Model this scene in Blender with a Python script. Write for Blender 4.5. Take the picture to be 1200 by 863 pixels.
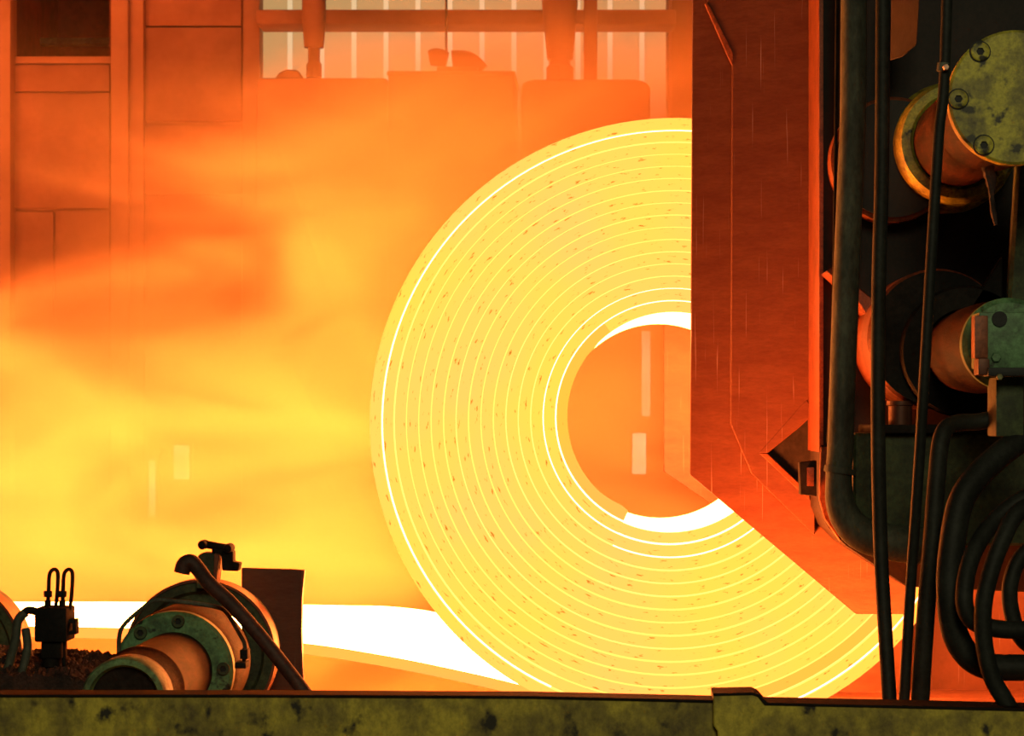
import bpy, bmesh, math, random
from mathutils import Vector, Matrix
random.seed(7)
for o in list(bpy.data.objects): bpy.data.objects.remove(o, do_unlink=True)
sc = bpy.context.scene
COL = sc.collection

# ------------------------------------------------------------------ camera
F = 3114.0            # focal length in pixels of the 1200x863 frame
VX, VY = 700.0, 490.0 # vanishing point of the roll axes (camera axis)
H = 1.537             # lens height
cam = bpy.data.cameras.new('camera'); camo = bpy.data.objects.new('camera', cam); COL.objects.link(camo)
camo.location = (0, 0, H); camo.rotation_euler = (math.pi / 2, 0, 0)
cam.sensor_width = 36.0; cam.lens = F / 1200 * 36
cam.shift_x = (600 - VX) / 1200; cam.shift_y = (VY - 431.5) / 1200
cam.clip_end = 100
cam.dof.use_dof = True; cam.dof.focus_distance = 7.9; cam.dof.aperture_fstop = 8.0
sc.camera = camo

# ------------------------------------------------------------------ world, lamps, exposure
sc.view_settings.view_transform = 'Standard'; sc.view_settings.look = 'None'
sc.view_settings.exposure = 0.0; sc.view_settings.gamma = 1.0; sc.view_settings.use_curve_mapping = False
sc.cycles.use_denoising = True
sc.cycles.volume_bounces = 1
sc.cycles.volume_step_rate = 0.6
sc.cycles.sample_clamp_indirect = 12
w = bpy.data.worlds.new('mill_air'); sc.world = w; w.use_nodes = True
w.node_tree.nodes['Background'].inputs[0].default_value = (0.75, 0.85, 0.62, 1)
w.node_tree.nodes['Background'].inputs[1].default_value = 0.012

def area_lamp(name, loc, target, size, energy, color, size_y=None, spread=math.pi):
    l = bpy.data.lights.new(name, 'AREA'); l.energy = energy; l.spread = spread; l.color = color; l.size = size
    if size_y: l.shape = 'RECTANGLE'; l.size_y = size_y
    o = bpy.data.objects.new(name, l); COL.objects.link(o); o.location = loc
    o.rotation_euler = (Vector(target) - Vector(loc)).to_track_quat('-Z', 'Y').to_euler()
    return o
area_lamp('bay_lamp', (0.6, -1.0, 4.2), (0.2, 7.0, 1.2), 1.6, 118, (1.0, 0.92, 0.55))
area_lamp('plate_fill', (0.0, 7.9, 0.3), (0.75, 8.7, 1.0), 0.5, 66, (1.0, 0.17, 0.025), spread=1.75)  # added low red fill to brighten the guard plate, no visible source

# ------------------------------------------------------------------ helpers
def P(px, py, Y): return Vector(((px - VX) * Y / F, Y, H - (py - VY) * Y / F))
def S(px, Y): return px * Y / F
OFF = {}
def make_thing(name, label, cat, origin, group=None):
    o = bpy.data.objects.new(name, None); COL.objects.link(o); o.location = origin; o.empty_display_size = 0.1
    o['label'] = label
    if cat: o['category'] = cat
    if group: o['group'] = group
    OFF[o.name] = Vector(origin); return o
def obj(name, bm, mats, parent=None, origin=None, sharp=0.6, label=None):
    if parent is not None: off = OFF[parent.name]
    else:
        if origin is None:
            xs = [v.co for v in bm.verts]
            origin = ((min(c.x for c in xs) + max(c.x for c in xs)) / 2, (min(c.y for c in xs) + max(c.y for c in xs)) / 2, min(c.z for c in xs))
        off = Vector(origin)
    bmesh.ops.translate(bm, verts=bm.verts, vec=-off)
    me = bpy.data.meshes.new(name)
    bm.to_mesh(me); bm.free()
    if not isinstance(mats, (list, tuple)): mats = [mats]
    for m in mats: me.materials.append(m)
    me.shade_smooth(); me.set_sharp_from_angle(angle=sharp)
    o = bpy.data.objects.new(name, me); COL.objects.link(o)
    if parent is not None: o.parent = parent
    else: o.location = off
    OFF[o.name] = off
    if label: o['label'] = label
    return o
def tag(o, label, cat, group=None, kind=None):
    o['label'] = label
    if cat: o['category'] = cat
    if group: o['group'] = group
    if kind: o['kind'] = kind
    return o
def struct(o): o['kind'] = 'structure'; return o
def recalc(bm): bmesh.ops.recalc_face_normals(bm, faces=bm.faces); return bm

def box_bm(a, b, bevel=0.0, bm=None):
    new = bm is None
    t = bmesh.new()
    r = bmesh.ops.create_cube(t, size=1.0)
    a = Vector(a); b = Vector(b); c = (a + b) / 2; d = b - a
    for v in t.verts: v.co = Vector((c.x + v.co.x * abs(d.x), c.y + v.co.y * abs(d.y), c.z + v.co.z * abs(d.z)))
    if bevel > 0: bmesh.ops.bevel(t, geom=t.edges[:], offset=bevel, segments=2, affect='EDGES', profile=0.6)
    return merge(bm, t)
def merge(bm, t):
    if bm is None: return t
    me = bpy.data.meshes.new('tmp'); t.to_mesh(me); t.free(); bm.from_mesh(me); bpy.data.meshes.remove(me); return bm
def pbox(x0, y0, x1, y1, Y0, Y1, bevel=0.004, bm=None):
    """box whose front face (at depth Y0) fills the pixel rectangle"""
    a = P(x0, y1, Y0); b = P(x1, y0, Y0)
    return box_bm((a.x, Y0, a.z), (b.x, Y1, b.z), bevel, bm)
def prism_bm(pts, Yf, th, bevel=0.003, bm=None):
    """extruded outline; Yf a depth or a function of the pixel; thickness straight back"""
    t = bmesh.new()
    f = Yf if callable(Yf) else (lambda x, y: Yf)
    vs = [t.verts.new(P(x, y, f(x, y))) for x, y in pts]
    face = t.faces.new(vs)
    r = bmesh.ops.extrude_face_region(t, geom=[face])
    nv = [g for g in r['geom'] if isinstance(g, bmesh.types.BMVert)]
    bmesh.ops.translate(t, verts=nv, vec=(0, th, 0))
    recalc(t)
    if bevel > 0: bmesh.ops.bevel(t, geom=t.edges[:], offset=bevel, segments=1, affect='EDGES')
    return merge(bm, t)
def lathe_bm(c, profile, n=64, bm=None, cap=True, axis='Y'):
    """profile: list of (radius, offset along axis) turned about an axis through c"""
    t = bmesh.new(); c = Vector(c); rings = []
    for r, d in profile:
        if r < 1e-6:
            rings.append([t.verts.new(c + (Vector((0, d, 0)) if axis == 'Y' else Vector((0, 0, d)) if axis == 'Z' else Vector((d, 0, 0))))]); continue
        ring = []
        for i in range(n):
            a = 2 * math.pi * i / n
            if axis == 'Y': v = Vector((r * math.cos(a), d, r * math.sin(a)))
            elif axis == 'Z': v = Vector((r * math.cos(a), r * math.sin(a), d))
            else: v = Vector((d, r * math.cos(a), r * math.sin(a)))
            ring.append(t.verts.new(c + v))
        rings.append(ring)
    for A, B in zip(rings, rings[1:]):
        for i in range(n):
            j = (i + 1) % n
            if len(A) == 1 and len(B) == 1: continue
            if len(A) == 1: t.faces.new((A[0], B[i], B[j]))
            elif len(B) == 1: t.faces.new((A[i], B[0], A[j]))
            else: t.faces.new((A[i], B[i], B[j], A[j]))
    if cap:
        for R in (rings[0], rings[-1]):
            if len(R) > 2: t.faces.new(R)
    recalc(t)
    return merge(bm, t)
def catmull(pts, k=8):
    pts = [Vector(p) for p in pts]; out = []
    for i in range(len(pts) - 1):
        p0 = pts[max(i - 1, 0)]; p1 = pts[i]; p2 = pts[i + 1]; p3 = pts[min(i + 2, len(pts) - 1)]
        for s in range(k):
            t = s / k
            out.append(0.5 * ((2 * p1) + (p2 - p0) * t + (2 * p0 - 5 * p1 + 4 * p2 - p3) * t * t + (3 * p1 - p0 - 3 * p2 + p3) * t ** 3))
    out.append(pts[-1]); return out
def tube_bm(pts, r, n=14, smooth=8, bm=None, lump=0.0):
    path = catmull(pts, smooth) if smooth else [Vector(p) for p in pts]
    t = bmesh.new(); rings = []; up = None
    for i, p in enumerate(path):
        d = (path[min(i + 1, len(path) - 1)] - path[max(i - 1, 0)]).normalized()
        if up is None:
            up = Vector((0, 1, 0)) if abs(d.y) < 0.9 else Vector((1, 0, 0))
        u = (up - d * up.dot(d)).normalized(); v = d.cross(u); up = u
        rr = r(i / (len(path) - 1)) if callable(r) else r
        ring = []
        for k in range(n):
            a = 2 * math.pi * k / n
            q = rr * (1 + (random.uniform(-lump, lump) if lump else 0))
            ring.append(t.verts.new(p + (u * math.cos(a) + v * math.sin(a)) * q))
        rings.append(ring)
    for A, B in zip(rings, rings[1:]):
        for k in range(n): t.faces.new((A[k], A[(k + 1) % n], B[(k + 1) % n], B[k]))
    t.faces.new(rings[0]); t.faces.new(rings[-1]); recalc(t)
    return merge(bm, t)
def ptube(pts, rpx, **k):
    """points are (px, py, Y); radius in pixels at the mean depth"""
    Ym = sum(p[2] for p in pts) / len(pts)
    rad = (lambda t: S(rpx(t), Ym)) if callable(rpx) else S(rpx, Ym)
    return tube_bm([P(*p) for p in pts], rad, **k)
def socket_bm(c, r, h=0.02, hexr=0.5, bm=None, n=24):
    """cap screw with a hexagonal socket, head towards -Y, seated at c"""
    t = bmesh.new(); c = Vector(c)
    def ring(rad, d, hx=False):
        out = []
        for i in range(n):
            a = 2 * math.pi * i / n; q = rad
            if hx:
                b = (a % (math.pi / 3)) - math.pi / 6; q = rad * math.cos(math.pi / 6) / math.cos(b)
            out.append(t.verts.new(c + Vector((q * math.cos(a), d, q * math.sin(a)))))
        return out
    R = [ring(r, 0), ring(r, -h * .85), ring(r * .92, -h), ring(r * hexr, -h, True), ring(r * hexr, -h * .1, True)]
    for A, B in zip(R, R[1:]):
        for i in range(n): t.faces.new((A[i], B[i], B[(i + 1) % n], A[(i + 1) % n]))
    t.faces.new(R[-1]); recalc(t)
    return merge(bm, t)
def hexnut_bm(c, r, h, bm=None, axis='Y'):
    return lathe_bm(c, [(r, 0), (r, -h * .8), (r * .85, -h)], n=6, bm=bm, axis=axis)

# ------------------------------------------------------------------ materials
def nodes(name):
    m = bpy.data.materials.new(name); m.use_nodes = True
    nt = m.node_tree; nt.nodes.clear()
    out = nt.nodes.new('ShaderNodeOutputMaterial'); return m, nt, out
def N(nt, kind, **kw):
    n = nt.nodes.new(kind)
    for k, v in kw.items():
        if k.startswith('i_'): n.inputs[k[2:].replace('_', ' ')].default_value = v
        else: setattr(n, k, v)
    return n
def ramp(nt, src, stops):
    r = nt.nodes.new('ShaderNodeValToRGB'); e = r.color_ramp.elements
    e[0].position, e[0].color = stops[0][0], (*stops[0][1], 1)
    e[1].position, e[1].color = stops[-1][0], (*stops[-1][1], 1)
    for p, c in stops[1:-1]:
        x = e.new(p); x.color = (*c, 1)
    nt.links.new(src, r.inputs[0]); return r.outputs[0]
def dirty(name, base, dirt, scale=6, amount=0.5, rough=0.6, metal=0.0, bump=0.3, third=None, stretch=(1, 1, 1), scratch=0.0, spec=0.5, grain=.75):
    m, nt, out = nodes(name); L = nt.links.new
    tc = N(nt, 'ShaderNodeTexCoord'); mp = N(nt, 'ShaderNodeMapping'); L(tc.outputs['Object'], mp.inputs[0]); mp.inputs['Scale'].default_value = stretch
    n1 = N(nt, 'ShaderNodeTexNoise', i_Scale=scale, i_Detail=8.0, i_Roughness=0.65); L(mp.outputs[0], n1.inputs[0])
    n2 = N(nt, 'ShaderNodeTexNoise', i_Scale=scale * 7, i_Detail=6.0, i_Roughness=0.7); L(mp.outputs[0], n2.inputs[0])
    c1 = ramp(nt, n1.outputs[0], [(amount - .16, dirt), (amount, tuple((a + b) / 2 for a, b in zip(base, dirt))), (amount + .1, base)])
    mx = N(nt, 'ShaderNodeMix', data_type='RGBA', blend_type='MULTIPLY'); mx.inputs[0].default_value = grain
    g = ramp(nt, n2.outputs[0], [(.3, (.35, .35, .35)), (.6, (1, 1, 1))])
    L(c1, mx.inputs[6]); L(g, mx.inputs[7]); col = mx.outputs[2]
    if third:
        n3 = N(nt, 'ShaderNodeTexNoise', i_Scale=scale * 2.3, i_Detail=5.0); n3.noise_dimensions = '4D'; n3.inputs['W'].default_value = 3; L(mp.outputs[0], n3.inputs[0])
        k = ramp(nt, n3.outputs[0], [(.58, (0, 0, 0)), (.66, (1, 1, 1))])
        m3 = N(nt, 'ShaderNodeMix', data_type='RGBA'); L(k, m3.inputs[0]); L(col, m3.inputs[6]); m3.inputs[7].default_value = (*third, 1); col = m3.outputs[2]
    b = N(nt, 'ShaderNodeBsdfPrincipled'); b.inputs['Roughness'].default_value = rough; b.inputs['Metallic'].default_value = metal
    b.inputs['Specular IOR Level'].default_value = spec
    if scratch:
        ms = N(nt, 'ShaderNodeMapping'); ms.inputs['Rotation'].default_value = (0, .25, 0); ms.inputs['Scale'].default_value = (140, 140, 3)
        L(tc.outputs['Object'], ms.inputs[0]); ns = N(nt, 'ShaderNodeTexNoise', i_Scale=1.0, i_Detail=2.0); L(ms.outputs[0], ns.inputs[0])
        ks = ramp(nt, ns.outputs[0], [(.68, (0, 0, 0)), (.78, (scratch,) * 3)])
        m4 = N(nt, 'ShaderNodeMix', data_type='RGBA'); L(ks, m4.inputs[0]); L(col, m4.inputs[6]); m4.inputs[7].default_value = (.75, .6, .5, 1); col = m4.outputs[2]
    L(col, b.inputs['Base Color'])
    if bump:
        bp = N(nt, 'ShaderNodeBump'); bp.inputs['Strength'].default_value = bump; bp.inputs['Distance'].default_value = 0.004
        L(n2.outputs[0], bp.inputs['Height']); L(bp.outputs[0], b.inputs['Normal'])
    L(b.outputs[0], out.inputs[0]); return m
def glow(name, color, strength, sampling=True):
    m, nt, out = nodes(name)
    e = N(nt, 'ShaderNodeEmission'); e.inputs[0].default_value = (*color, 1); e.inputs[1].default_value = strength
    nt.links.new(e.outputs[0], out.inputs[0])
    if not sampling: m.cycles.emission_sampling = 'NONE'
    return m
def hot_face(name, color, strength, fleck=0.62, seed=0.0):
    """red-hot cut edge of the strip: glows, with cooler flecks of scale drawn out along the lap (UV = along, across)"""
    m, nt, out = nodes(name); L = nt.links.new
    uv = N(nt, 'ShaderNodeUVMap')
    def band(sx, sy, lo, hi, w):
        mp = N(nt, 'ShaderNodeMapping'); mp.inputs['Scale'].default_value = (sx, sy, 1); mp.inputs['Location'].default_value = (seed * 3.1 + w, w, 0)
        L(uv.outputs[0], mp.inputs[0]); n = N(nt, 'ShaderNodeTexNoise', i_Scale=1.0, i_Detail=4.0, i_Roughness=.6); L(mp.outputs[0], n.inputs[0])
        return n.outputs[0], lo, hi
    a, lo, hi = band(26, 210, .66, .74, 5.0)
    k1 = ramp(nt, a, [(fleck, (0, 0, 0)), (fleck + .07, (1, 1, 1))])
    tc = N(nt, 'ShaderNodeTexCoord'); nb = N(nt, 'ShaderNodeTexNoise', i_Scale=1.7, i_Detail=2.0); L(tc.outputs['Object'], nb.inputs[0]); b = nb.outputs[0]
    base = ramp(nt, b, [(.35, (color[0], color[1] * .93, color[2] * 1.4)), (.65, (color[0], color[1] * 1.07, color[2] * .9))])
    mx = N(nt, 'ShaderNodeMix', data_type='RGBA'); L(k1, mx.inputs[0]); L(base, mx.inputs[6]); mx.inputs[7].default_value = (.16, .065, .006, 1)
    e = N(nt, 'ShaderNodeEmission'); e.inputs[1].default_value = strength; L(mx.outputs[2], e.inputs[0])
    L(e.outputs[0], out.inputs[0]); return m

M = {}
M['hot_face'] = [hot_face('hot_edge', (1.0, .185, .024), 4.0, .61, 0), hot_face('hot_edge_pale', (1.0, .178, .030), 4.0, .65, 4), hot_face('hot_edge_cooler', (1.0, .165, .02), 3.4, .66, 8)]
M['seam_hi'] = glow('seam_white_hot', (1, .32, .16), 9.0, False)
M['seam_mid'] = glow('seam_yellow_hot', (1, .26, .05), 4.4, False)
M['seam_lo'] = glow('seam_dim', (1, .26, .04), 4.2, False)
M['bore'] = glow('bore_white_hot', (1, .24, .055), 24.0)
M['strip_top'] = glow('strip_white_hot', (1, .25, .045), 82.0)
M['back_face'] = glow('coil_back_hot', (1, .2, .03), 9.0)
M['outer'] = glow('coil_outside_hot', (1, .22, .035), 34.0)
M['strip_under'] = glow('strip_underside_hot', (1, .22, .03), 55.0)
M['plate_rust'] = dirty('scorched_plate', (.18, .064, .034), (.14, .043, .024), 5, .5, .5, .35, .15, scratch=.35, stretch=(1, 1, 4), grain=.35)
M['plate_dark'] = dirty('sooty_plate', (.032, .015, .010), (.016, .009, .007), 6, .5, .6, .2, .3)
M['plate_edge'] = dirty('lit_plate_edge', (.36, .10, .04), (.20, .055, .025), 14, .45, .45, .3, .3)  # brighter orange plate colour: the glow on lit edges is put into it
M['soot'] = dirty('soot_black_iron', (.028, .022, .018), (.010, .008, .007), 8, .5, .75, 0, .4, spec=.2)
M['pipe'] = dirty('grimy_pipe', (.15, .16, .11), (.05, .05, .038), 9, .48, .65, .1, .4, stretch=(1, 1, .4))
M['rubber'] = dirty('rubber_hose', (.03, .032, .026), (.015, .015, .012), 10, .5, .6, 0, .25, spec=.3)
M['rubber_brown'] = dirty('scorched_hose', (.12, .05, .035), (.06, .025, .018), 12, .5, .6, 0, .3)
M['yellow'] = dirty('grimy_yellow_paint', (.80, .70, .08), (.16, .13, .05), 11, .46, .5, 0, .3, third=(.05, .045, .02))
M['beam'] = dirty('weathered_yellow_beam', (.80, .64, .075), (.16, .12, .045), 7, .49, .65, 0, .4, third=(.035, .028, .015), stretch=(1, 1, .8))
M['beam_top'] = dirty('dark_beam_top', (.022, .015, .01), (.012, .009, .007), 12, .5, .7, spec=.15)  # near black tone for the top strip of the yellow beams
M['green'] = dirty('machine_green_paint', (.20, .42, .18), (.05, .09, .045), 13, .45, .5, 0, .3, third=(.03, .035, .02))
M['green_dark'] = dirty('grimy_dark_green', (.10, .13, .05), (.03, .035, .018), 10, .47, .65, 0, .4)
M['steel'] = dirty('worn_steel', (.55, .36, .26), (.25, .13, .09), 9, .47, .38, .75, .25, stretch=(1, .35, 1))
M['roll'] = dirty('hot_worn_roll', (.10, .029, .009), (.03, .010, .005), 10, .49, .5, .3, .4, stretch=(1, .3, 1))
M['roll_dark'] = dirty('sooty_roll', (.085, .020, .005), (.012, .005, .003), 16, .5, .65, .0, .6, stretch=(1, .25, 1), spec=.14)
M['black'] = dirty('black_oxide', (.012, .012, .011), (.006, .006, .006), 10, .5, .6)
M['bolt'] = dirty('bolt_olive', (.26, .24, .09), (.08, .07, .03), 20, .45, .45, .3, .2)
M['scale'] = dirty('mill_scale', (.09, .045, .035), (.02, .014, .012), 18, .5, .75, .2, .8)
M['wall'] = dirty('dusty_red_wall', (.46, .20, .12), (.34, .13, .075), 1.2, .5, .9, 0, .1, grain=.15)
M['wall_b'] = dirty('dusty_red_panel', (.42, .17, .10), (.30, .11, .065), 1.6, .5, .9, 0, .1, grain=.15)
M['wall_col'] = dirty('dusty_red_column', (.50, .23, .14), (.40, .16, .09), 1.2, .5, .9, 0, .1, grain=.15)
M['floor'] = dirty('oily_floor', (.10, .07, .05), (.04, .03, .025), 3, .5, .8)
M['far'] = dirty('far_machine', (.34, .15, .09), (.24, .10, .06), 3, .5, .8, grain=.15)
M['dusk'] = dirty('dim_recess', (.26, .035, .025), (.12, .035, .03), 1.5, .5, .9)
M['slit'] = glow('smoky_daylight', (1, .74, .42), 1.8, False)
M['slit_hi'] = glow('daylight_slit', (1, .74, .42), 5.0, False)
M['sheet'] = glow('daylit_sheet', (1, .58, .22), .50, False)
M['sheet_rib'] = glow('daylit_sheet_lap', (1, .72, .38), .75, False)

# ------------------------------------------------------------------ setting
YW = 14.0
floor = struct(obj('floor', box_bm((-9, 0.3, -0.2), (6, 15.5, 0.0)), M['floor']))
WX0, WX1 = -700, 1700
wall = make_thing('wall_back', 'dusty red mill wall of tall panels between columns', None, P(300, 830, YW)); struct(wall)
def wb(x0, y0, x1, y1, d0=0.0, d1=.25, mat='wall', name='wall_body', bevel=0):
    return obj(name, pbox(x0, y0, x1, y1, YW + d0, YW + d1, bevel), M[mat], wall)
FL = VY + H * F / YW    # floor line at the wall
b = pbox(WX0, -420, 12, FL, YW, YW + .25, 0); pbox(12, 74, 130, FL, YW, YW + .25, 0, b); pbox(130, -420, 305, FL, YW, YW + .25, 0, b)
pbox(12, -420, 130, -170, YW, YW + .25, 0, b); pbox(305, 190, 812, FL, YW, YW + .25, 0, b); pbox(785, -420, WX1, FL, YW, YW + .25, 0, b); pbox(305, -420, 785, -260, YW, YW + .25, 0, b)
obj('wall_body', b, M['wall'], wall)
for x0, x1 in ((-30, 12), (130, 150), (152, 168), (285, 304), (787, 811)):
    wb(x0, -420, x1, FL, -.14 if x0 != 152 else -.09, .02, 'wall_col', 'column', .004)
for x0, y0, x1, y1, d in ((14, 76, 128, 107, -.03), (14, 109, 128, 244, -.035), (14, 248, 62, 420, -.03), (65, 247, 128, 420, -.04), (14, 423, 128, 640, -.03),
                          (170, -200, 283, 30, -.03), (170, 32, 283, 142, -.045), (170, 146, 283, 228, -.03), (170, 231, 283, 420, -.04), (170, 423, 283, 640, -.03),
                          (306, 195, 420, 420, -.03), (422, 195, 540, 420, -.04)):
    wb(x0, y0, x1, y1, d, .02, 'wall_b', 'panel', .006)
# dim opening
win = make_thing('window_1', 'dark open bay high in the red wall', None, P(70, 74, YW)); struct(win)
obj('recess_back', pbox(-60, -400, 200, 110, YW + 1.2, YW + 1.3, 0), M['dusk'], win)
obj('sill', pbox(12, 66, 130, 74, YW - .02, YW + .9, .005), M['wall_col'], win)
b = pbox(12, -170, 14, 74, YW, YW + 1.2, 0); pbox(128, -170, 130, 74, YW, YW + 1.2, 0, b); obj('reveal', b, M['dusk'], win)
b = pbox(-30, 44, 170, 52, YW + .7, YW + .8, 0.01); obj('ledge', b, M['green_dark'], win)
# day-lit corrugated sheeting
sh = make_thing('window_2', 'pale daylit corrugated sheeting above the machines', None, P(545, 190, YW)); struct(sh)
x = 305.0; first = None; firstr = None
while x < 785:
    x2 = min(x + 37.5, 786)
    if first is None or x2 - x < 37: p_ = obj('panel', pbox(x + .6, -300, x2 - 5.6, 195, YW + .05, YW + .06, 0), M['sheet'], sh); first = first or p_; base_x = base_x if first is not p_ else x
    else:
        p_ = first.copy(); COL.objects.link(p_); p_.parent = sh; p_.location.x += S(x - base_x, YW + .05)
    if firstr is None:
        firstr = obj('rib', lathe_bm(P(x2 - 2.6, 195, YW + .035), [(S(3, YW), 0), (S(3, YW), S(495, YW))], n=8, axis='Z'), M['sheet_rib'], sh); rx = x2
    elif x2 < 786:
        r_ = firstr.copy(); COL.objects.link(r_); r_.parent = sh; r_.location.x += S(x2 - rx, YW + .035)
    x = x2
# low far daylight slits seen through the smoke
for i, (x0, y0, x1, y1) in enumerate(((203, 522, 222, 562), (174, 540, 182, 606), (752, 388, 762, 488), (741, 508, 757, 556))):
    g = make_thing('window_%d' % (i + 3), 'pale daylight slit low in the far wall', None, P((x0 + x1) / 2, y1, YW)); struct(g)
    obj('pane', pbox(x0, y0, x1, y1, YW - .06, YW + .01, 0), M['slit_hi'] if i in (2, 3) else M['slit'], g)
    b = pbox(x0 - 3, y0 - 3, x1 + 3, y0, YW - .08, YW + .02, 0); pbox(x0 - 3, y1, x1 + 3, y1 + 3, YW - .08, YW + .02, 0, b)
    pbox(x0 - 3, y0, x0, y1, YW - .08, YW + .02, 0, b); pbox(x1, y0, x1 + 3, y1, YW - .08, YW + .02, 0, b)
    obj('frame', b, M['wall_col'], g)

# ------------------------------------------------------------------ far machinery in front of the sheeting
YF = 12.9
FLF = VY + H * F / YF
tag(obj('crane_rail', pbox(300, 11, 792, 28, 13.6, 13.9, .01), M['wall']), 'horizontal reddish steel rail crossing the pale sheeting', 'rail')
tag(obj('post', pbox(684, -260, 700, FL + 0, 13.55, 13.62, .01), M['wall']), 'slim upright post standing before the pale sheeting', 'post')
c = make_thing('machine_cabinet', 'long low machine cabinet with a lump of scale on top, under slimmer hanging cylinder', 'cabinet', P(380, FLF, YF))
obj('body', pbox(300, 91, 454, FLF, YF, YF + .6, .02), M['far'], c)
obj('top_cap', prism_bm([(322, 92), (327, 85), (335, 81), (349, 82), (354, 92)], YF + .1, .2, .006), M['far'], c)
c = make_thing('machine_cabinet', 'square topped machine cabinet carrying the dark motor', 'cabinet', P(528, FLF, YF))
obj('body', pbox(455, 87, 602, FLF, YF - .05, YF + .6, .01), M['far'], c)
obj('lid', pbox(453, 83, 604, 88, YF - .07, YF + .6, .008), M['wall_col'], c)
c = make_thing('machine_cabinet', 'round cornered machine hood below the thicker hanging cylinder', 'cabinet', P(686, FLF, YF))
obj('hood', prism_bm([(610, 108), (611, 100), (616, 95), (625, 93), (742, 93), (755, 95), (762, 101), (763, 350), (738, 352), (738, FLF), (610, FLF)], YF + .02, .6, .01), M['far'], c)
def hang(px, w1, w2, y1, y2, y3, wr, label):
    t = make_thing('hydraulic_cylinder', label, 'cylinder', P(px, y3, YF + .3), 'hanging hydraulic cylinders')
    c_ = P(px, y3, YF + .3); k = (YF + .3) / F
    obj('barrel', lathe_bm(c_, [(w2 * k, (y3 - y2) * k), (w2 * k * 1.04, (y3 - y2 + 6) * k), (w1 * k, (y3 - y1) * k), (w1 * k, (y3 + 420) * k)], n=32, axis='Z'), M['far'], t)
    obj('rod', lathe_bm(c_, [(wr * k, 14 * k), (wr * k, (y3 - y2) * k)], n=24, axis='Z'), M['far'], t)
    obj('clevis', lathe_bm(c_, [(wr * k * 1.3, 0), (wr * k * 1.3, 15 * k), (wr * k * 1.05, 18 * k)], n=8, axis='Z'), M['far'], t)
hang(368, 14, 11.5, 20, 56, 91, 7, 'slimmer cylinder hanging before the pale sheeting with a narrow rod end')
hang(656, 21, 15, 5, 70, 94, 12, 'thicker tapering cylinder hanging before the pale sheeting above round cornered hood')
t = make_thing('motor', 'small dark lumpy motor sitting on the square cabinet lid', 'motor', P(535, 83, YF + .2))
obj('housing', ptube([(530, 70, YF + .2), (545, 69, YF + .2), (556, 73, YF + .2), (566, 82, YF + .2)], lambda s: 11 * (1 - .35 * s), n=14, smooth=4), M['soot'], t)
obj('fan_end', ptube([(503, 68, YF + .2), (512, 67, YF + .2), (524, 70, YF + .2)], lambda s: 8.5 + 2 * math.sin(3 * s), n=14, smooth=4), M['soot'], t)
obj('foot', pbox(512, 78, 560, 83, YF + .1, YF + .3, .004), M['soot'], t)
tag(obj('power_cable', ptube([(524, -300, YF + .2), (523, 20, YF + .2), (523.5, 60, YF + .2)], 1.4, n=8), M['soot']), 'thin cable dropping to the dark motor', 'cable')

# ------------------------------------------------------------------ haze
def haze_material():
    m, nt, out = nodes('furnace_smoke'); L = nt.links.new
    tc = N(nt, 'ShaderNodeTexCoord'); sx = N(nt, 'ShaderNodeSeparateXYZ'); L(tc.outputs['Object'], sx.inputs[0])
    mp = N(nt, 'ShaderNodeMapping'); mp.inputs['Rotation'].default_value = (0, .75, 0); mp.inputs['Scale'].default_value = (.45, .5, 1.0); L(tc.outputs['Object'], mp.inputs[0])
    n = N(nt, 'ShaderNodeTexNoise', i_Scale=1.9, i_Detail=4.0, i_Roughness=.55, i_Distortion=.7); L(mp.outputs[0], n.inputs[0])
    def mth(op, a, b=None):
        q = N(nt, 'ShaderNodeMath', operation=op)
        for i, v in enumerate((a, b)):
            if v is None: continue
            if isinstance(v, (int, float)): q.inputs[i].default_value = v
            else: L(v, q.inputs[i])
        return q.outputs[0]
    # smoke bank rising towards the coil: height of its upper limit grows with x
    top = mth('ADD', mth('MULTIPLY', sx.outputs['X'], .68), 3.95)
    d = mth('SUBTRACT', top, sx.outputs['Z'])
    d = mth('ADD', d, mth('MULTIPLY', mth('SUBTRACT', n.outputs[0], .5), 1.5))
    mr = N(nt, 'ShaderNodeMapRange', interpolation_type='SMOOTHSTEP'); mr.inputs[1].default_value = -.35; mr.inputs[2].default_value = 1.35; mr.inputs[3].default_value = .03; mr.inputs[4].default_value = 1.0
    L(d, mr.inputs[0])
    k = ramp(nt, n.outputs[0], [(.36, (.2,) * 3), (.64, (1.25,) * 3)])
    low = N(nt, 'ShaderNodeMapRange'); low.inputs[1].default_value = 2.3; low.inputs[2].default_value = .4; low.inputs[3].default_value = 1.0; low.inputs[4].default_value = 1.25; L(sx.outputs['Z'], low.inputs[0])
    k = mth('MULTIPLY', k, low.outputs[0])
    cap = N(nt, 'ShaderNodeMapRange', interpolation_type='SMOOTHSTEP'); cap.inputs[1].default_value = 3.35; cap.inputs[2].default_value = 2.45; cap.inputs[3].default_value = .13; cap.inputs[4].default_value = 1.0; L(sx.outputs['Z'], cap.inputs[0])
    k = mth('MULTIPLY', k, cap.outputs[0])
    dens = mth('MULTIPLY', mth('MULTIPLY', mr.outputs[0], k), HAZE)
    smoke_shader(nt, dens, out); return m
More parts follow.
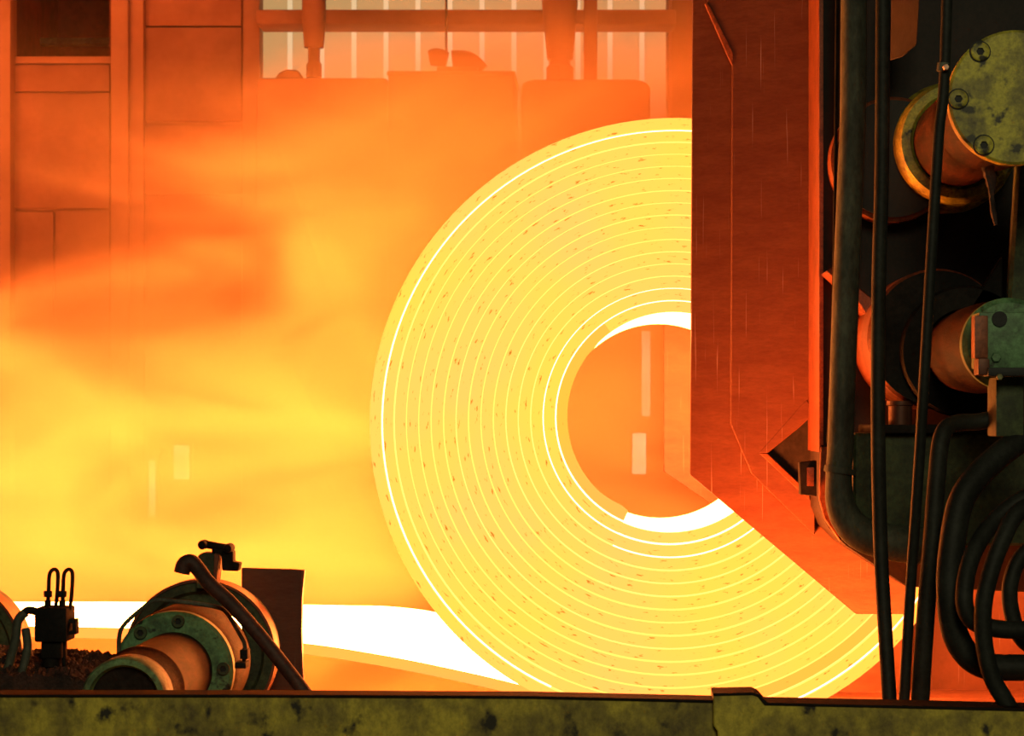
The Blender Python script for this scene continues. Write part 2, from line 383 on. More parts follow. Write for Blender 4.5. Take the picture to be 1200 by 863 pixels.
def smoke_shader(nt, dens, out):
    v = N(nt, 'ShaderNodeVolumeScatter'); v.inputs['Color'].default_value = (1, .66, .40, 1); v.inputs['Anisotropy'].default_value = 0.1
    a = N(nt, 'ShaderNodeVolumeAbsorption'); a.inputs['Color'].default_value = (1, .66, .40, 1)
    nt.links.new(dens, v.inputs['Density']); nt.links.new(dens, a.inputs['Density'])
    ad = N(nt, 'ShaderNodeAddShader'); nt.links.new(v.outputs[0], ad.inputs[0]); nt.links.new(a.outputs[0], ad.inputs[1]); nt.links.new(ad.outputs[0], out.inputs['Volume'])
def steam_material():
    m, nt, out = nodes('strip_steam'); L = nt.links.new
    tc = N(nt, 'ShaderNodeTexCoord'); sx = N(nt, 'ShaderNodeSeparateXYZ'); L(tc.outputs['Object'], sx.inputs[0])
    n = N(nt, 'ShaderNodeTexNoise', i_Scale=2.2, i_Detail=3.0); L(tc.outputs['Object'], n.inputs[0])
    h = N(nt, 'ShaderNodeMapRange', interpolation_type='SMOOTHERSTEP'); h.inputs[1].default_value = 1.95; h.inputs[2].default_value = .7; L(sx.outputs['Z'], h.inputs[0])
    e = N(nt, 'ShaderNodeMapRange', interpolation_type='SMOOTHSTEP'); e.inputs[1].default_value = -.35; e.inputs[2].default_value = -.95; L(sx.outputs['X'], e.inputs[0])
    q = N(nt, 'ShaderNodeMath', operation='MULTIPLY'); L(h.outputs[0], q.inputs[0]); L(e.outputs[0], q.inputs[1])
    q2 = N(nt, 'ShaderNodeMath', operation='MULTIPLY'); L(q.outputs[0], q2.inputs[0]); L(n.outputs[0], q2.inputs[1])
    q3 = N(nt, 'ShaderNodeMath', operation='MULTIPLY'); L(q2.outputs[0], q3.inputs[0]); q3.inputs[1].default_value = .085
    smoke_shader(nt, q3.outputs[0], out); return m
HAZE = 1.7
hz = obj('smoke', box_bm((-3.9, 10.45, .02), (1.2, 12.75, 4.6)), haze_material(), origin=(0, 0, 0))
tag(hz, 'glowing orange smoke drifting behind the hot coil', 'smoke', kind='stuff')

t = bmesh.new()
fc = t.faces.new([t.verts.new((x, 9.05, z)) for x, z in ((-3.9, .85), (-.60, .85), (-.73, 1.05), (-.80, 1.3), (-.805, 2.0), (-3.9, 2.0))])
r = bmesh.ops.extrude_face_region(t, geom=[fc]); bmesh.ops.translate(t, verts=[g for g in r['geom'] if isinstance(g, bmesh.types.BMVert)], vec=(0, 1.35, 0)); recalc(t)
st = obj('steam', t, steam_material(), origin=(0, 0, 0))
tag(st, 'thin bright steam rising straight off the white hot strip', 'steam', kind='stuff')

# ------------------------------------------------------------------ hot coil
YC0, YC1 = 9.0, 10.3
TURN = 2 * math.pi
TH0 = math.radians(245)       # inner tail; winding runs clockwise as seen
def spiral(phi, r):
    """phi in turns from the tail; r in pixels at YC0 -> world x, z"""
    f = min(max(phi / 16, 0), 1)
    cx = 786.5 + 3.5 * f; cy = 491 + 8 * f
    a = TH0 - phi * TURN
    return ((cx + r * math.cos(a) - VX) * YC0 / F, H - (cy - r * math.sin(a) - VY) * YC0 / F)
PITCH = 14.8; R0 = 119.0
coil = make_thing('steel_coil', 'yellow hot coil of thick steel with white hot bore and incoming strip', 'coil', (P(788, 866, YC0).x, (YC0 + YC1) / 2, P(788, 866, YC0).z))
END = 15.93
def lap_bm(p0, p1, n, yf, gap, last=False):
    t = bmesh.new(); uvl = t.loops.layers.uv.new('UVMap'); rows = []
    for i in range(n + 1):
        ph = p0 + (p1 - p0) * i / n
        ri = R0 + PITCH * ph; ro = ri + PITCH - gap
        if ph < .12: ro -= (0.12 - ph) * 25 * 0; 
        bev = 1.0
        xi, zi = spiral(ph, ri); xo, zo = spiral(ph, ro); xib, zib = spiral(ph, ri + bev); xob, zob = spiral(ph, ro - bev)
        y1 = YC1
        bk = 9 * max(0, min(1, (.47 - ph) / .20)); xk, zk = spiral(ph, ri + bk)
        rows.append(([t.verts.new(c) for c in ((xi, yf + .006, zi), (xib, yf, zib), (xob, yf, zob), (xo, yf + .006, zo), (xo, y1, zo), (xk, y1, zk))], TURN * (R0 * ph + PITCH * ph * ph / 2) * YC0 / F, ri))
    for q, ((A, u0, r0), (B, u1, r1)) in enumerate(zip(rows, rows[1:])):
        ph = p0 + (p1 - p0) * (q + .5) / n
        mi = 4 if (ph < .33 or (int(ph) in (13,) and .68 < ph % 1 < .90)) else 0; mi5 = 4 if ph < .31 else None
        for k in range(6):
            k2 = (k + 1) % 6
            f = t.faces.new((A[k], A[k2], B[k2], B[k]))
            f.material_index = (mi if k < 3 else (2 if k == 3 else (3 if k == 4 else (mi5 if mi5 is not None else 1))))
            for l in f.loops:
                top = l.vert in B
                idx = (B if top else A).index(l.vert)
                l[uvl].uv = ((u1 if top else u0), idx * .013 + (r1 if top else r0) * .003)
    for A in (rows[0][0], rows[-1][0]):
        f = t.faces.new(A); f.material_index = 0
    recalc(t); return t
for n in range(16):
    p0, p1 = float(n), min(n + 1.0, END)
    off = random.uniform(-.008, .008)
    gap = 1.6 if n not in (0, 13, 14) else 1.9
    if n == 14: gap = 2.8
    fm = M['hot_face'][0]
    lp = obj('lap', lap_bm(p0, p1, 120, YC0 + off, gap), [fm, M['bore'] if n == 0 else M['seam_lo'], M['outer'] if n == 15 else M['seam_lo'], M['back_face'], M['hot_face'][2]], coil)
    # hot gap beside the lap, set back from the face
    t = bmesh.new(); prev = None
    for i in range(121):
        ph = p0 + (p1 - p0) * i / 120
        if ph > END - 1.0 - 0.0: break
        ro = R0 + PITCH * (ph + 1)
        a = spiral(ph, ro - gap - .6); b_ = spiral(ph, ro + .6)
        cur = (t.verts.new((a[0], YC0 + .03, a[1])), t.verts.new((b_[0], YC0 + .03, b_[1])))
        if prev: t.faces.new((prev[0], prev[1], cur[1], cur[0]))
        prev = cur
    recalc(t)
    if len(t.faces): obj('seam', t, M['seam_hi'] if n in (0, 1, 14) else (M['seam_mid'] if n in (2, 3, 4, 8, 13) else M['seam_lo']), lp)
    else: t.free()
# incoming strip: near edge and far edge levels
near = [(-900, 733), (-300, 733), (85, 735), (220, 741), (355, 754), (430, 765), (500, 778), (590, 798), (650, 815), (700, 832), (745, 846), (790, 854)]
far = [(-900, 706), (-300, 706), (85, 706), (220, 708), (355, 710), (430, 712), (500, 722), (590, 752), (650, 775), (700, 792), (745, 802), (778, 808)]
t = bmesh.new(); uvl = t.loops.layers.uv.new('UVMap'); rows = []
nc = catmull([P(x, y, YC0) for x, y in near], 6)
fc = catmull([Vector((P(nx, 0, YC0).x, YC1, P(0, y, YC1).z)) for (nx, _), (_, y) in zip(near, far)], 6)
TS = S(13, YC0)
for a, b_ in zip(nc, fc):
    rows.append([t.verts.new(a), t.verts.new(b_), t.verts.new(b_ - Vector((0, 0, TS))), t.verts.new(a - Vector((0, 0, TS)))])
for A, B in zip(rows, rows[1:]):
    for k, mi in ((0, 1), (1, 1), (2, 2), (3, 0)):
        f = t.faces.new((A[k], A[(k + 1) % 4], B[(k + 1) % 4], B[k])); f.material_index = mi
        for l in f.loops: l[uvl].uv = (l.vert.co.x, (l.vert.co.z) * 3)
t.faces.new(rows[0]); t.faces.new(rows[-1]); recalc(t)
obj('strip', t, [M['hot_face'][2], M['strip_top'], M['strip_under']], coil, label='white hot strip running in flat from the side')
# cradle that carries the coil
zc = P(788, 866, YC0).z
cr = make_thing('coil_cradle', 'low cradle with two rollers under the hot coil, behind yellow beam', 'cradle', (P(788, 0, YC0).x, 9.65, 0))
cxw = P(788, 0, YC0).x
obj('base', box_bm((cxw - .8, 9.1, 0), (cxw + .8, 10.2, .14), .01), M['soot'], cr)
RR = 366 * YC0 / F; zcen = zc + RR
for s in (-1, 1):
    ang = math.radians(24) * s; rr = .13
    obj('roller', lathe_bm((cxw + (RR + rr + .012) * math.sin(ang), 9.1, zcen - (RR + rr + .012) * math.cos(ang)), [(rr, 0), (rr, 1.1)], n=32), M['steel'], cr)
    obj('bearing', box_bm((cxw + (RR + rr) * math.sin(ang) - .07, 9.02, .1), (cxw + (RR + rr) * math.sin(ang) + .07, 9.09, zcen - (RR + rr) * math.cos(ang) + .05), .005), M['soot'], cr)

# ------------------------------------------------------------------ coil box side plates
PB = .5
def slant(off): return lambda x, y: (8.84 + PB * .31 - off) / (1 + PB * (x - VX) / F)
gY = slant(0)
gp = make_thing('guard_plate', 'tall red lit side plate cut on a slant in front of the hot coil', 'plate', P(930, 720, 8.8))
obj('base_plate', prism_bm([(813, -220), (809, 557), (1003, 720), (1064, 720), (1064, -220)], gY, .05, .002), M['plate_rust'], gp, sharp=.2)
rY = slant(.05)
obj('cover_plate', prism_bm([(826, -220), (829, 6), (858, 66), (856, 497), (881, 556), (955, 628), (955, 590), (892, 531), (947, 470), (955, 440), (955, -220)], rY, .045, .003), M['plate_rust'], gp, sharp=.2)
obj('lit_chamfer', prism_bm([(826, 4), (831, 6), (859, 62), (858, 76), (854, 68)], lambda x, y: rY(x, y) - .004, .03, .001), M['plate_edge'], gp, sharp=.2)  # light caught by the chamfer, painted as a brighter orange band
obj('notch_shade', prism_bm([(896, 531), (950, 474), (962, 474), (962, 586), (950, 584)], lambda x, y: rY(x, y) + .025, .03, 0), M['soot'], gp)  # dark sheet painting the shade inside the notch
obj('notch_edge', prism_bm([(889, 531), (945, 468), (948, 472), (949, 490), (936, 502), (900, 531)], lambda x, y: rY(x, y) - .002, .04, .003), M['plate_rust'], gp, sharp=.2)
obj('notch_edge', prism_bm([(889, 531), (899, 531), (949, 578), (949, 588)], lambda x, y: rY(x, y) - .002, .04, .003), M['plate_edge'], gp, sharp=.2)  # lower bevel painted brighter, as if catching the coil glow
rp = make_thing('guard_plate', 'yellow lit rear side plate seen through the bore of the coil', 'plate', P(900, 700, 10.6))
obj('base_plate', prism_bm([(778, 250), (778, 553), (835, 592), (960, 690), (1100, 690), (1100, 250)], 10.55, .05, .002), M['plate_rust'], rp)
obj('foot', box_bm((P(960, 0, 10.6).x, 10.52, 0), (P(1060, 0, 10.6).x, 10.62, P(0, 688, 10.6).z), .005), M['plate_rust'], rp)
#obj('foot', box_bm((P(1012, 0, 8.7).x, 8.68, 0), (P(1050, 0, 8.7).x, 8.72, P(0, 719, 8.7).z), .004), M['soot'], gp)

# ------------------------------------------------------------------ dark roll housing
hs = make_thing('roll_housing', 'large sooty machine housing behind pipes and rolls, its near side edge lit orange', 'machine', P(1150, 700, 8.4))
FLH = VY + H * F / 8.7
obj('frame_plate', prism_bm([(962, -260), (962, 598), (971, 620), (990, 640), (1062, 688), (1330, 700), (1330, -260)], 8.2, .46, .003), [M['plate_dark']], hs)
obj('lit_edge_strip', prism_bm([(961.5, -60), (961.5, 522), (965, 522), (965, -60)], 8.19, .02, .001), M['plate_edge'], hs)  # lit corner of the housing, painted as a thin orange strip
obj('lit_side_liner', box_bm((P(962, 0, 8.2).x - .006, 8.19, P(0, 530, 8.2).z), (P(962, 0, 8.2).x, 8.66, P(0, -260, 8.2).z), .001), M['plate_edge'], hs)  # added skin painting the coil light on the housing's side face
obj('gusset', prism_bm([(962, 524), (979, 524), (979, 600), (985, 636), (966, 608), (960, 585)], 8.17, .03, .002), M['plate_edge'], hs)  # added plate whose orange colour paints the lit patch below the step
obj('slot_plate', prism_bm([(937, 542), (957, 540), (957, 582), (938, 580)], 8.1, .07, .002), M['soot'], hs)
obj('slot', pbox(946, 548, 954, 570, 8.09, 8.12, .001), M['plate_edge'], hs)
obj('leg', box_bm((P(1250, 0, 8.4).x, 8.3, 0), (P(1290, 0, 8.4).x, 8.6, P(0, 690, 8.4).z), .01), M['soot'], hs)
obj('diagonal_bracket', prism_bm([(968, 318), (977, 312), (1022, 350), (1022, 380), (1004, 352)], 8.0, .19, .003), M['plate_edge'], hs)
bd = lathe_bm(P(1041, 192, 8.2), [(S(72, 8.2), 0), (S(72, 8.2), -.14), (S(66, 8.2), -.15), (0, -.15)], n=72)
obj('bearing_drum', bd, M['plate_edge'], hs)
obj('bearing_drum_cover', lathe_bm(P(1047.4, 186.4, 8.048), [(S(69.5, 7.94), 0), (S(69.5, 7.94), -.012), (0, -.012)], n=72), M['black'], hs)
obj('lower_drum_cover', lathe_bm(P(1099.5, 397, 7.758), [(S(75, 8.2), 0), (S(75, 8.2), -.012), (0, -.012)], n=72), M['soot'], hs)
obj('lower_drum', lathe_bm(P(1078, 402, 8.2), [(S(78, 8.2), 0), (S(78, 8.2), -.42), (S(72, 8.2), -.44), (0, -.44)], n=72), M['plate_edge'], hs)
obj('hanging_flap', prism_bm([(1046, -40), (1078, -40), (1077, 8), (1074, 52), (1058, 66), (1044, 70)], lambda x, y: 7.8 - .004 * (x - 1046), .02, .002), M['plate_dark'], hs)
# floor guard seen below the housing
M['plate_bright'] = dirty('scratched_bright_plate', (.17, .056, .034), (.13, .04, .024), 4, .5, .5, .2, .15, scratch=.4, grain=.3)
sp = obj('spill_plate', prism_bm([(850, 700), (1330, 640), (1330, 850), (850, 850)], 10.75, .04, .002), M['plate_bright'])
tag(sp, 'scratched orange lit steel plate low behind the hanging hoses', 'plate')
tag(obj('skid_plate', box_bm((P(960, 0, 9).x, 10.3, 0), (2.6, 10.6, P(0, 815, 10.4).z), .005), M['plate_rust']), 'low steel skid at the foot of the scratched plate', 'skid')

def screw(c, r, parent, groove=True, mat='yellow'):
    b_ = obj('bolt', socket_bm(c, r, r * .35, .45), M[mat], parent)
    cc = Vector(c)
    if groove: obj('groove_shade', lathe_bm(cc, [(r * 1.0, 0), (r * 1.16, 0), (r * 1.16, -r * .05), (r * 1.0, -r * .05)], n=24, cap=False), M['black'], b_)  # black ring painting the shaded groove round the bolt head
    obj('socket', lathe_bm(cc + Vector((0, -r * .05, 0)), [(r * .44, 0), (0, 0)], n=12, cap=False), M['black'], b_)  # black disc puts the shade of the hex hole into colour
# upper roll
ax, az = P(1115, 172, 8.1).x, P(1115, 172, 8.1).z
ur = make_thing('forming_roll', 'roll with a yellow bolted end flange above the green capped roll', 'roll', (ax, 7.5, az))
obj('barrel', lathe_bm((ax, 6.9, az), [(.13, 0), (.145, .05), (.15, .4), (.135, .5), (.135, 1.3)], n=72), M['roll_dark'], ur)
k = 8.1 / F
obj('collar', lathe_bm((ax, 7.95, az), [(50 * k, .1), (50 * k, 0), (56 * k, -.02), (66 * k, -.02), (71 * k, .02), (71 * k, .14), (76 * k, .16), (76 * k, .25)], n=72, cap=False), M['yellow'], ur)
obj('inner_ring', lathe_bm((ax, 7.93, az), [(.13, .0), (49 * k, .0), (49 * k, .05)], n=64, cap=False), M['black'], ur)
k = 6.85 / F
obj('end_flange', lathe_bm((ax, 6.85, az), [(0, 0), (76 * k, 0), (79 * k, .006), (79 * k, .05), (70 * k, .055)], n=72), M['yellow'], ur)
for a in (182, 128.5, 236, 70, 290, 0):
    q = 68 * k; screw((ax + q * math.cos(math.radians(a)), 6.85, az + q * math.sin(math.radians(a))), 11 * k, ur)
obj('grease_strand', ptube([(1158, 195, 6.95), (1161, 215, 6.95), (1163, 240, 6.95), (1167, 264, 6.95)], lambda s: 6 * (1 - s) + 1.5 + math.sin(9 * s), n=8, smooth=5, lump=.2), M['scale'], ur)
# lower roll
ax, az = P(1112, 416, 8.1).x, P(1112, 416, 8.1).z
lr = make_thing('forming_roll', 'roll with a green end cap beneath the yellow flanged roll', 'roll', (ax, 7.5, az))
obj('barrel', lathe_bm((ax, 6.98, az), [(.112, 0), (.118, .25), (.124, .27), (.124, .5), (.118, .52), (.118, 1.2)], n=72), M['roll_dark'], lr)
obj('back_flange', lathe_bm((ax, 7.70, az), [(.125, 0), (.185, 0), (.192, .012), (.192, .07), (.165, .08), (.165, .22)], n=72, cap=False), M['soot'], lr)
obj('end_cap', lathe_bm((ax, 6.92, az), [(0, 0), (.108, 0), (.121, .012), (.121, .05), (.115, .06), (.115, .1)], n=72), M['green'], lr)
obj('bearing_block', pbox(1147, 366, 1230, 432, 6.78, 6.92, .006), M['green'], lr)
obj('lug', pbox(1142, 370, 1158, 420, 6.74, 6.80, .003), M['plate_edge'], lr)
obj('lug', pbox(1146, 420, 1160, 440, 6.72, 6.80, .006), M['plate_rust'], lr)
obj('clamp_bar', pbox(1158, 431, 1235, 441, 6.70, 6.80, .003), M['black'], lr)
obj('bolt', hexnut_bm(P(1167, 419, 6.78), S(6, 6.78), .012), M['green'], lr)
obj('bolt', hexnut_bm(P(1171, 442, 6.70), S(4, 6.78), .012), M['bolt'], lr)
obj('plug', lathe_bm(P(1171, 374, 6.78), [(S(9, 6.78), 0), (S(9, 6.78), -.008), (0, -.008)], n=20), M['black'], lr)
obj('post', pbox(1167, 442, 1200, 512, 6.80, 6.95, .006), M['green_dark'], lr)
# base block under lower roll
bb = make_thing('bearing_base', 'green painted machine base block under the green capped roll', 'machine base', P(1115, 640, 7.6))
obj('block', prism_bm([(1000, 508), (1300, 505), (1300, 640), (1110, 640), (1040, 624), (1000, 624)], 7.6, .5, .008), M['green_dark'], bb)
obj('top_plate', pbox(1030, 498, 1300, 508, 7.55, 8.15, .004), M['soot'], bb)
obj('pin', lathe_bm(P(1055, 498, 7.8), [(S(14, 7.8), 0), (S(14, 7.8), S(22, 7.8)), (S(16, 7.8), S(23, 7.8)), (S(16, 7.8), S(28, 7.8))], n=24, axis='Z'), M['plate_rust'], bb)
obj('foot', box_bm((P(1260, 0, 7.8).x, 7.65, 0), (P(1300, 0, 7.8).x, 8.05, P(0, 690, 7.8).z), .01), M['soot'], bb)
#obj('web', prism_bm([(1180, 640), (1300, 640), (1300, 760), (1210, 745)], 7.66, .3, .004), M['soot'], bb)
pd = make_thing('pedestal', 'dark green upright pedestal between the two rolls', 'pedestal', P(1190, 370, 7.9))
obj('column', prism_bm([(1192, 190), (1330, 190), (1330, 372), (1180, 372), (1185, 300)], 7.6, .06, .01), M['green_dark'], pd)
obj('gusset', prism_bm([(1130, 372), (1175, 300), (1175, 372)], 7.7, .06, .004), M['soot'], pd)

# ------------------------------------------------------------------ pipes, cables, hoses
pp = make_thing('pipe', 'thick grimy vertical pipe bending at its foot beside the orange lit edge', 'pipe', P(993, 640, 7.6))
obj('run', ptube([(1003, -330, 7.6), (1000, 100, 7.6), (997, 200, 7.6), (992, 320, 7.6), (988, 430, 7.6), (985, 520, 7.6), (983, 560, 7.6), (986, 595, 7.6), (1004, 622, 7.6), (1035, 634, 7.6), (1075, 640, 7.6), (1120, 642, 7.6)], lambda s: 15.5 + 6 * max(0, min(1, (s - .55) * 4)), n=24, smooth=10), M['pipe'], pp)
obj('coupling', ptube([(985, 548, 7.6), (984, 555, 7.6)], 19, n=24, smooth=0), M['pipe'], pp)
obj('coupling', ptube([(1066, 639, 7.6), (1074, 640, 7.6)], 25, n=24, smooth=0), M['pipe'], pp)
obj('conduit', ptube([(984, -330, 7.75), (979, 200, 7.75), (975, 420, 7.75), (970, 520, 7.75)], 2.0, n=8), M['soot'], pp)
def hose(name, pts, r, label, mat='rubber', group=None, cat='hose'):
    o = obj(name, ptube(pts, r, n=16, smooth=9), M[mat]); return tag(o, label, cat, group)
hose('cable', [(1035, -330, 7.0), (1034, 150, 7.0), (1030, 330, 7.0), (1029, 500, 7.0), (1032, 640, 7.0), (1038, 750, 6.95), (1043, 832, 6.9), (1046, 900, 6.9)], 8.6, 'straight black cable hanging closest to the thick grimy pipe', cat='cable')
cb = make_thing('cable', 'slender black cable with a small clamp crossing in front of both rolls', 'cable', P(1060, 830, 6.7))
obj('sheath', ptube([(1117, -330, 6.66), (1108, 60, 6.66), (1100, 160, 6.66), (1092, 290, 6.66), (1084, 430, 6.66), (1076, 560, 6.7), (1067, 690, 6.75), (1059, 830, 6.75), (1055, 900, 6.75)], 6.4, n=14), M['rubber'], cb)
obj('clamp', ptube([(1106, 74, 6.66), (1105, 84, 6.66)], 7.4, n=14, smooth=0), M['pipe'], cb)
obj('clamp_screw', hexnut_bm(P(1108, 79, 6.63), S(4, 6.6), .012), M['steel'], cb)
hose('hose', [(1180, 486, 6.95), (1150, 494, 6.95), (1118, 497, 6.93), (1104, 512, 6.9), (1098, 560, 6.88), (1092, 640, 6.86), (1085, 720, 6.86), (1078, 830, 6.86), (1076, 900, 6.86)], lambda s: 10 + 1 * s, 'black hose bending out under green cap and hanging beside the slender cable')
hose('hose', [(1290, 490, 6.9), (1215, 508, 6.85), (1170, 535, 6.8), (1130, 580, 6.75), (1116, 640, 6.72), (1113, 700, 6.7), (1122, 750, 6.7), (1150, 779, 6.7), (1200, 783, 6.7), (1270, 784, 6.7)], 15.5, 'thickest black hose sweeping round in the widest loop')
hose('hose', [(1290, 560, 6.75), (1215, 578, 6.72), (1170, 606, 6.7), (1140, 650, 6.64), (1130, 700, 6.6), (1140, 728, 6.6), (1175, 738, 6.6), (1240, 738, 6.62)], 10.5, 'black hose nested inside the widest loop, ending level')
hose('hose', [(1260, 590, 6.66), (1200, 596, 6.6), (1172, 640, 6.56), (1154, 700, 6.54), (1153, 750, 6.54), (1163, 795, 6.54), (1186, 838, 6.54), (1200, 900, 6.54)], 10.5, 'black hose falling through the loops to the yellow beam')
hose('hose', [(1260, 625, 6.8), (1205, 645, 6.78), (1185, 680, 6.76), (1186, 720, 6.76), (1205, 756, 6.76), (1260, 765, 6.78)], 9.5, 'short black hose curling tightest inside the loops')

# ------------------------------------------------------------------ foreground beams
YB = 6.5
lb = make_thing('beam', 'long weathered yellow beam beneath the rollers, ending at the raised lug', 'beam', P(300, 900, YB))
obj('web', prism_bm([(-900, 815), (300, 815.5), (620, 817), (841, 822), (841, 905), (-900, 905)], YB, .10, .003), M['beam'], lb)
obj('top_flange', prism_bm([(-900, 814), (300, 814.5), (620, 816), (840, 821), (840, 824), (620, 819), (300, 817.5), (-900, 817)], YB - .006, .11, .001), M['beam_top'], lb)
z0 = P(0, 905, YB).z
for x in (-700, 40, 640): obj('leg', box_bm((P(x, 0, YB).x - .05, YB + .0, 0), (P(x, 0, YB).x + .05, YB + .1, z0 + .01), .004), M['beam'], lb)
rb = make_thing('beam', 'yellow beam with the raised corner lug beneath the hanging hoses', 'beam', P(1040, 905, YB))
obj('web', prism_bm([(836, 815), (882, 814), (890, 817), (897, 826), (1040, 829), (1300, 835), (1300, 905), (843, 905), (841, 858), (836, 850)], YB - .03, .13, .003), M['beam'], rb)
obj('top_flange', prism_bm([(836, 813), (884, 812), (891, 815), (899, 824), (1040, 827), (1300, 833), (1300, 836.5), (1040, 830), (896, 827), (888, 817), (882, 815), (836, 816)], YB - .034, .14, .0008), M['beam_top'], rb)
for x in (900, 1240): obj('leg', box_bm((P(x, 0, YB).x - .05, YB + .0, 0), (P(x, 0, YB).x + .05, YB + .1, z0 + .01), .004), M['beam'], rb)

# ------------------------------------------------------------------ feed rolls
ax, az = P(203, 787, 7.6).x, P(203, 787, 7.6).z
def feed_roll(dx, label):
    fr = make_thing('table_roll', label, 'roll', (ax + dx, 7.6, 0), 'feed table rolls')
    X = ax + dx; k = 7.6 / F
    obj('shaft', lathe_bm((X, 6.87, az), [(.10, .02), (.112, .06), (.112, .17), (.118, .18), (.118, .2), (.112, .21), (.112, .74)], n=64), M['roll_dark'], fr)
    obj('coupling', lathe_bm((X, 6.80, az), [(.085, .02), (.092, 0), (.106, 0), (.111, .012), (.1115, .09), (.110, .1), (.110, .12)], n=64, cap=False), M['green'], fr)
    obj('end_disc', lathe_bm((X, 6.835, az), [(.09, 0), (0, 0)], n=48, cap=False), M['soot'], fr)
    fl = obj('flange', lathe_bm((X, 7.6, az), [(.10, 0), (66 * k, 0), (70 * k, .01), (70 * k, .05)], n=64, cap=False), M['green'], fr)
    obj('hub', lathe_bm((X, 7.65, az), [(69.9 * k, 0), (72 * k, .02), (72 * k, .30), (66 * k, .33)], n=64, cap=False), M['roll_dark'], fr)
    for a in (84, 3, 130, -50, 175, 225):
        q = 59 * k; c_ = (X + q * math.cos(math.radians(a)), 7.6, az + q * math.sin(math.radians(a)))
        b_ = obj('bolt', socket_bm(c_, 7.5 * k, .012, .55), M['green_dark'], fr)
        obj('socket', lathe_bm(Vector(c_) + Vector((0, -.002, 0)), [(4 * k, 0), (0, 0)], n=12, cap=False), M['black'], b_)  # shade inside the bolt's hex hole, painted as a black disc
    k2 = 8.2 / F
    obj('drum', lathe_bm((X, 8.14, az), [(.15, 0), (70 * k2, 0), (74 * k2, -.02), (84 * k2, -.02), (86 * k2, 0), (86 * k2, .12), (84 * k2, .13), (84 * k2, .16), (.15, .16)], n=96, cap=False), M['green_dark'], fr)
    obj('drum_rim', lathe_bm((X, 8.11, az), [(84.5 * k2, 0), (87.5 * k2, 0), (87.5 * k2, .10), (84.5 * k2, .10)], n=96, cap=False), M['plate_edge'], fr)
    obj('pedestal', box_bm((X - .12, 8.12, 0), (X + .12, 8.30, az - .1), .01), M['soot'], fr)
    obj('pedestal', box_bm((X - .09, 7.7, 0), (X + .09, 7.9, az - .15), .01), M['soot'], fr)
    return fr
feed_roll(0, 'table roll with green bolted flange and orange lit shaft before the shield plate')
feed_roll(-.772, 'table roll mostly out of the frame, its round drum rim beside the valve block')
shd = make_thing('shield_plate', 'dark scratched steel shield plate behind the green flanged roll', 'plate', P(320, 815, 8.45))
cols = [(283, 666), (300, 666.5), (320, 667), (340, 667.5), (356, 668.5), (353, 700), (352.5, 740), (353.5, 780), (356, 830), (283, 830)]
obj('plate', prism_bm(cols, 8.42, .03, .002), M['plate_rust'], shd)
obj('lit_edge_strip', prism_bm([(353.5, 668), (357, 668.5), (354, 700), (353.5, 740), (354.5, 780), (357, 812), (355, 812), (352, 780), (351.5, 740), (351.8, 700)], 8.41, .035, .0005), M['plate_edge'], shd)  # orange sliver painting the light along the plate's edge
obj('leg', box_bm((P(300, 0, 8.45).x, 8.42, 0), (P(345, 0, 8.45).x, 8.45, P(0, 828, 8.45).z), .003), M['soot'], shd)
bkt = make_thing('sensor_bracket', 'dark upright bracket with a knobbed crossbar atop the roll drum', 'bracket', P(245, 690, 8.1))
obj('post', prism_bm([(232, 651), (238, 648), (256, 650), (252, 690), (230, 690)], 8.06, .08, .003), M['green_dark'], bkt)
obj('post_edge', prism_bm([(251, 649), (257, 650), (253, 688), (250, 688)], 8.05, .09, .001), M['plate_edge'], bkt)
obj('crossbar', ptube([(240, 638, 8.08), (256, 641, 8.08), (270, 643, 8.08)], 4.6, n=12, smooth=3), M['soot'], bkt)
for x, y in ((240, 638), (270, 642)): obj('knob', lathe_bm(P(x, y, 8.11), [(0, -.07), (S(4.5, 8), -.065), (S(5.6, 8), -.05), (S(5.6, 8), 0)], n=16), M['soot'], bkt)
obj('switch_body', prism_bm([(259, 645), (273, 646), (273, 659), (281, 660), (279, 670), (260, 669)], 8.07, .06, .003), M['soot'], bkt)
obj('spacer', pbox(248, 643, 262, 652, 8.07, 8.12, .002), M['soot'], bkt)
hose('hose', [(213, 672, 7.5), (216, 662, 7.5), (224, 659, 7.5), (232, 667, 7.5), (245, 684, 7.48), (270, 707, 7.46), (300, 740, 7.44), (330, 777, 7.42), (357, 812, 7.4), (380, 845, 7.4)], lambda s: 9.6 - 1.6 * s, 'scorched brown hose slanting down across the green flanged roll', 'rubber_brown')
tp = make_thing('grease_line', 'thin bent metal tube arching over the green flange', 'tube', P(140, 765, 7.55))
obj('tube', ptube([(139, 768, 7.55), (140, 745, 7.55), (146, 732, 7.55), (166, 714, 7.55), (182, 704, 7.55), (215, 706, 7.55), (250, 711, 7.55), (265, 718, 7.55), (280, 742, 7.55), (287, 757, 7.55), (286, 776, 7.55)], 2.6, n=10), M['pipe'], tp)
obj('fitting', pbox(281, 762, 290, 773, 7.52, 7.58, .003), M['soot'], tp)
obj('fitting', pbox(275, 777, 288, 784, 7.52, 7.6, .002), M['soot'], tp)
vb = make_thing('valve_block', 'black hydraulic valve block with two looped tubes on top', 'valve', P(60, 790, 7.2))
obj('block', pbox(40, 713, 78, 753, 7.15, 7.27, .006), M['soot'], vb)
obj('lower_block', pbox(48, 752, 72, 772, 7.17, 7.25, .003), M['soot'], vb)
obj('stem', lathe_bm(P(60, 815, 7.2), [(S(8, 7.2), 0), (S(8, 7.2), S(32, 7.2)), (S(11, 7.2), S(34, 7.2)), (S(11, 7.2), S(44, 7.2))], n=20, axis='Z'), M['soot'], vb)
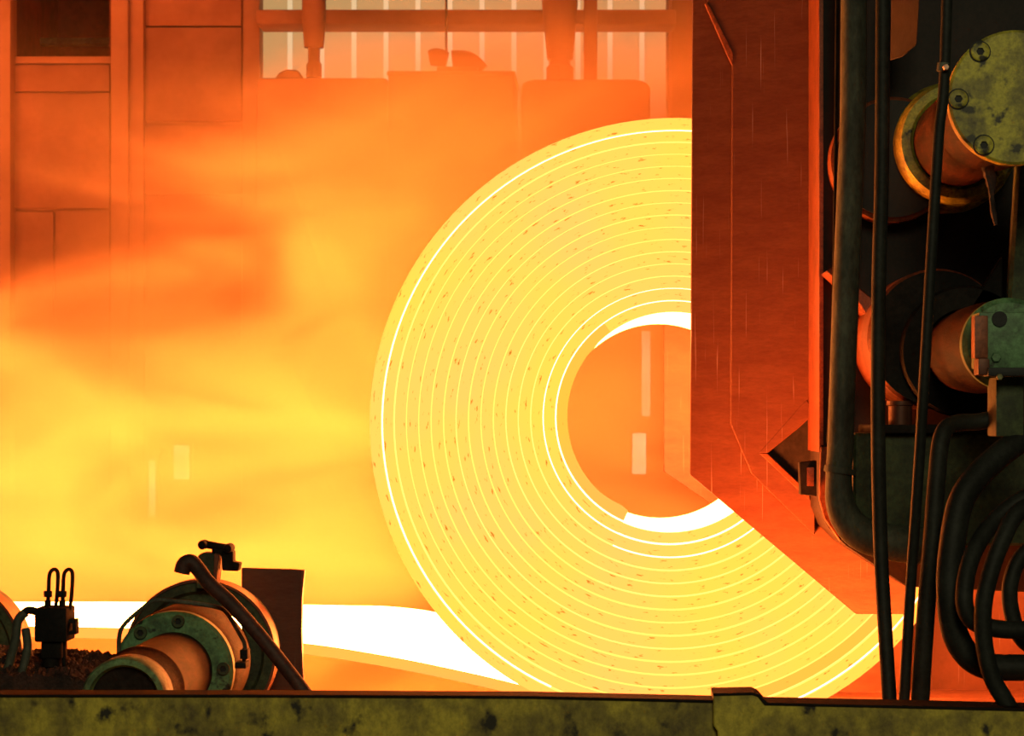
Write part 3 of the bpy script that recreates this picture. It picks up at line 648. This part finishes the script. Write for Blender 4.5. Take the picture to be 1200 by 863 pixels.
obj('stem', lathe_bm(P(75, 790, 7.2), [(S(2.2, 7.2), 0), (S(2.2, 7.2), S(40, 7.2))], n=10, axis='Z'), M['soot'], vb)
obj('clip', prism_bm([(78, 726), (89, 726), (89, 744), (78, 744), (78, 741), (85, 740), (85, 731), (78, 731)], 7.18, .04, .001), M['soot'], vb)
obj('elbow', ptube([(42, 717, 7.2), (32, 716, 7.2), (24, 724, 7.2)], 4.8, n=12, smooth=6), M['soot'], vb)
for x0, x1, xt in ((56, 67, 62), (73, 80, 79)):
    obj('tube', ptube([(x0, 715, 7.2), (x0 + 1, 690, 7.2), (x0 + 2, 674, 7.2), (x0 + 6, 668, 7.2), (x0 + 10.5, 669, 7.2), (x0 + 12, 676, 7.2), (x0 + 11, 696, 7.2), (x0 + 9, 715, 7.2)], 2.3, n=10), M['soot'], vb)
    obj('nut', lathe_bm(P(x0, 700, 7.2), [(S(5, 7.2), 0), (S(5, 7.2), S(7, 7.2))], n=6, axis='Z'), M['soot'], vb)
    obj('nut', lathe_bm(P(x0, 712, 7.2), [(S(4, 7.2), 0), (S(4, 7.2), S(8, 7.2))], n=6, axis='Z'), M['soot'], vb)
hose('hose', [(30, 718, 7.2), (21, 728, 7.2), (18, 750, 7.2), (11, 778, 7.2), (2, 806, 7.18), (-6, 840, 7.15)], 5.4, 'grey hose dropping from the elbow of the black valve block', 'pipe')
hose('hose', [(30, 738, 7.16), (32, 758, 7.14), (28, 780, 7.12), (20, 806, 7.1), (14, 840, 7.1)], 5.0, 'second shorter grey hose hanging close under the black valve block', 'pipe')
# scale-covered ledge
t = bmesh.new(); nx, ny = 220, 60; g = []
for i in range(nx + 1):
    row = []
    for j in range(ny + 1):
        x = -2.4 + 1.10 * i / nx; y = 7.0 + .62 * j / ny
        z = P(0, 792 - 30 * (j / ny), 7.0 + .62 * j / ny).z + .012 * math.sin(i * .11 + j * .2) * math.sin(j * .23 + i * .05) + .008 * math.sin(i * .7 + 3 * math.sin(j * .5)) * math.sin(j * .6 + i * .1) + random.uniform(-.0045, .0045)
        e = min(1, (nx - i) / 25); z -= .10 * (1 - e) ** 2
        row.append(t.verts.new((x, y, z)))
    g.append(row)
for i in range(nx):
    for j in range(ny): t.faces.new((g[i][j], g[i + 1][j], g[i + 1][j + 1], g[i][j + 1]))
bd = [e for e in t.edges if e.is_boundary]
r = bmesh.ops.extrude_edge_only(t, edges=bd)
for v in [q for q in r['geom'] if isinstance(q, bmesh.types.BMVert)]: v.co.z = 0.0
recalc(t)
tag(obj('scale_heap', t, M['scale'], sharp=.3), 'dark crusted bed of mill scale around the valve block', 'scale', kind='stuff')
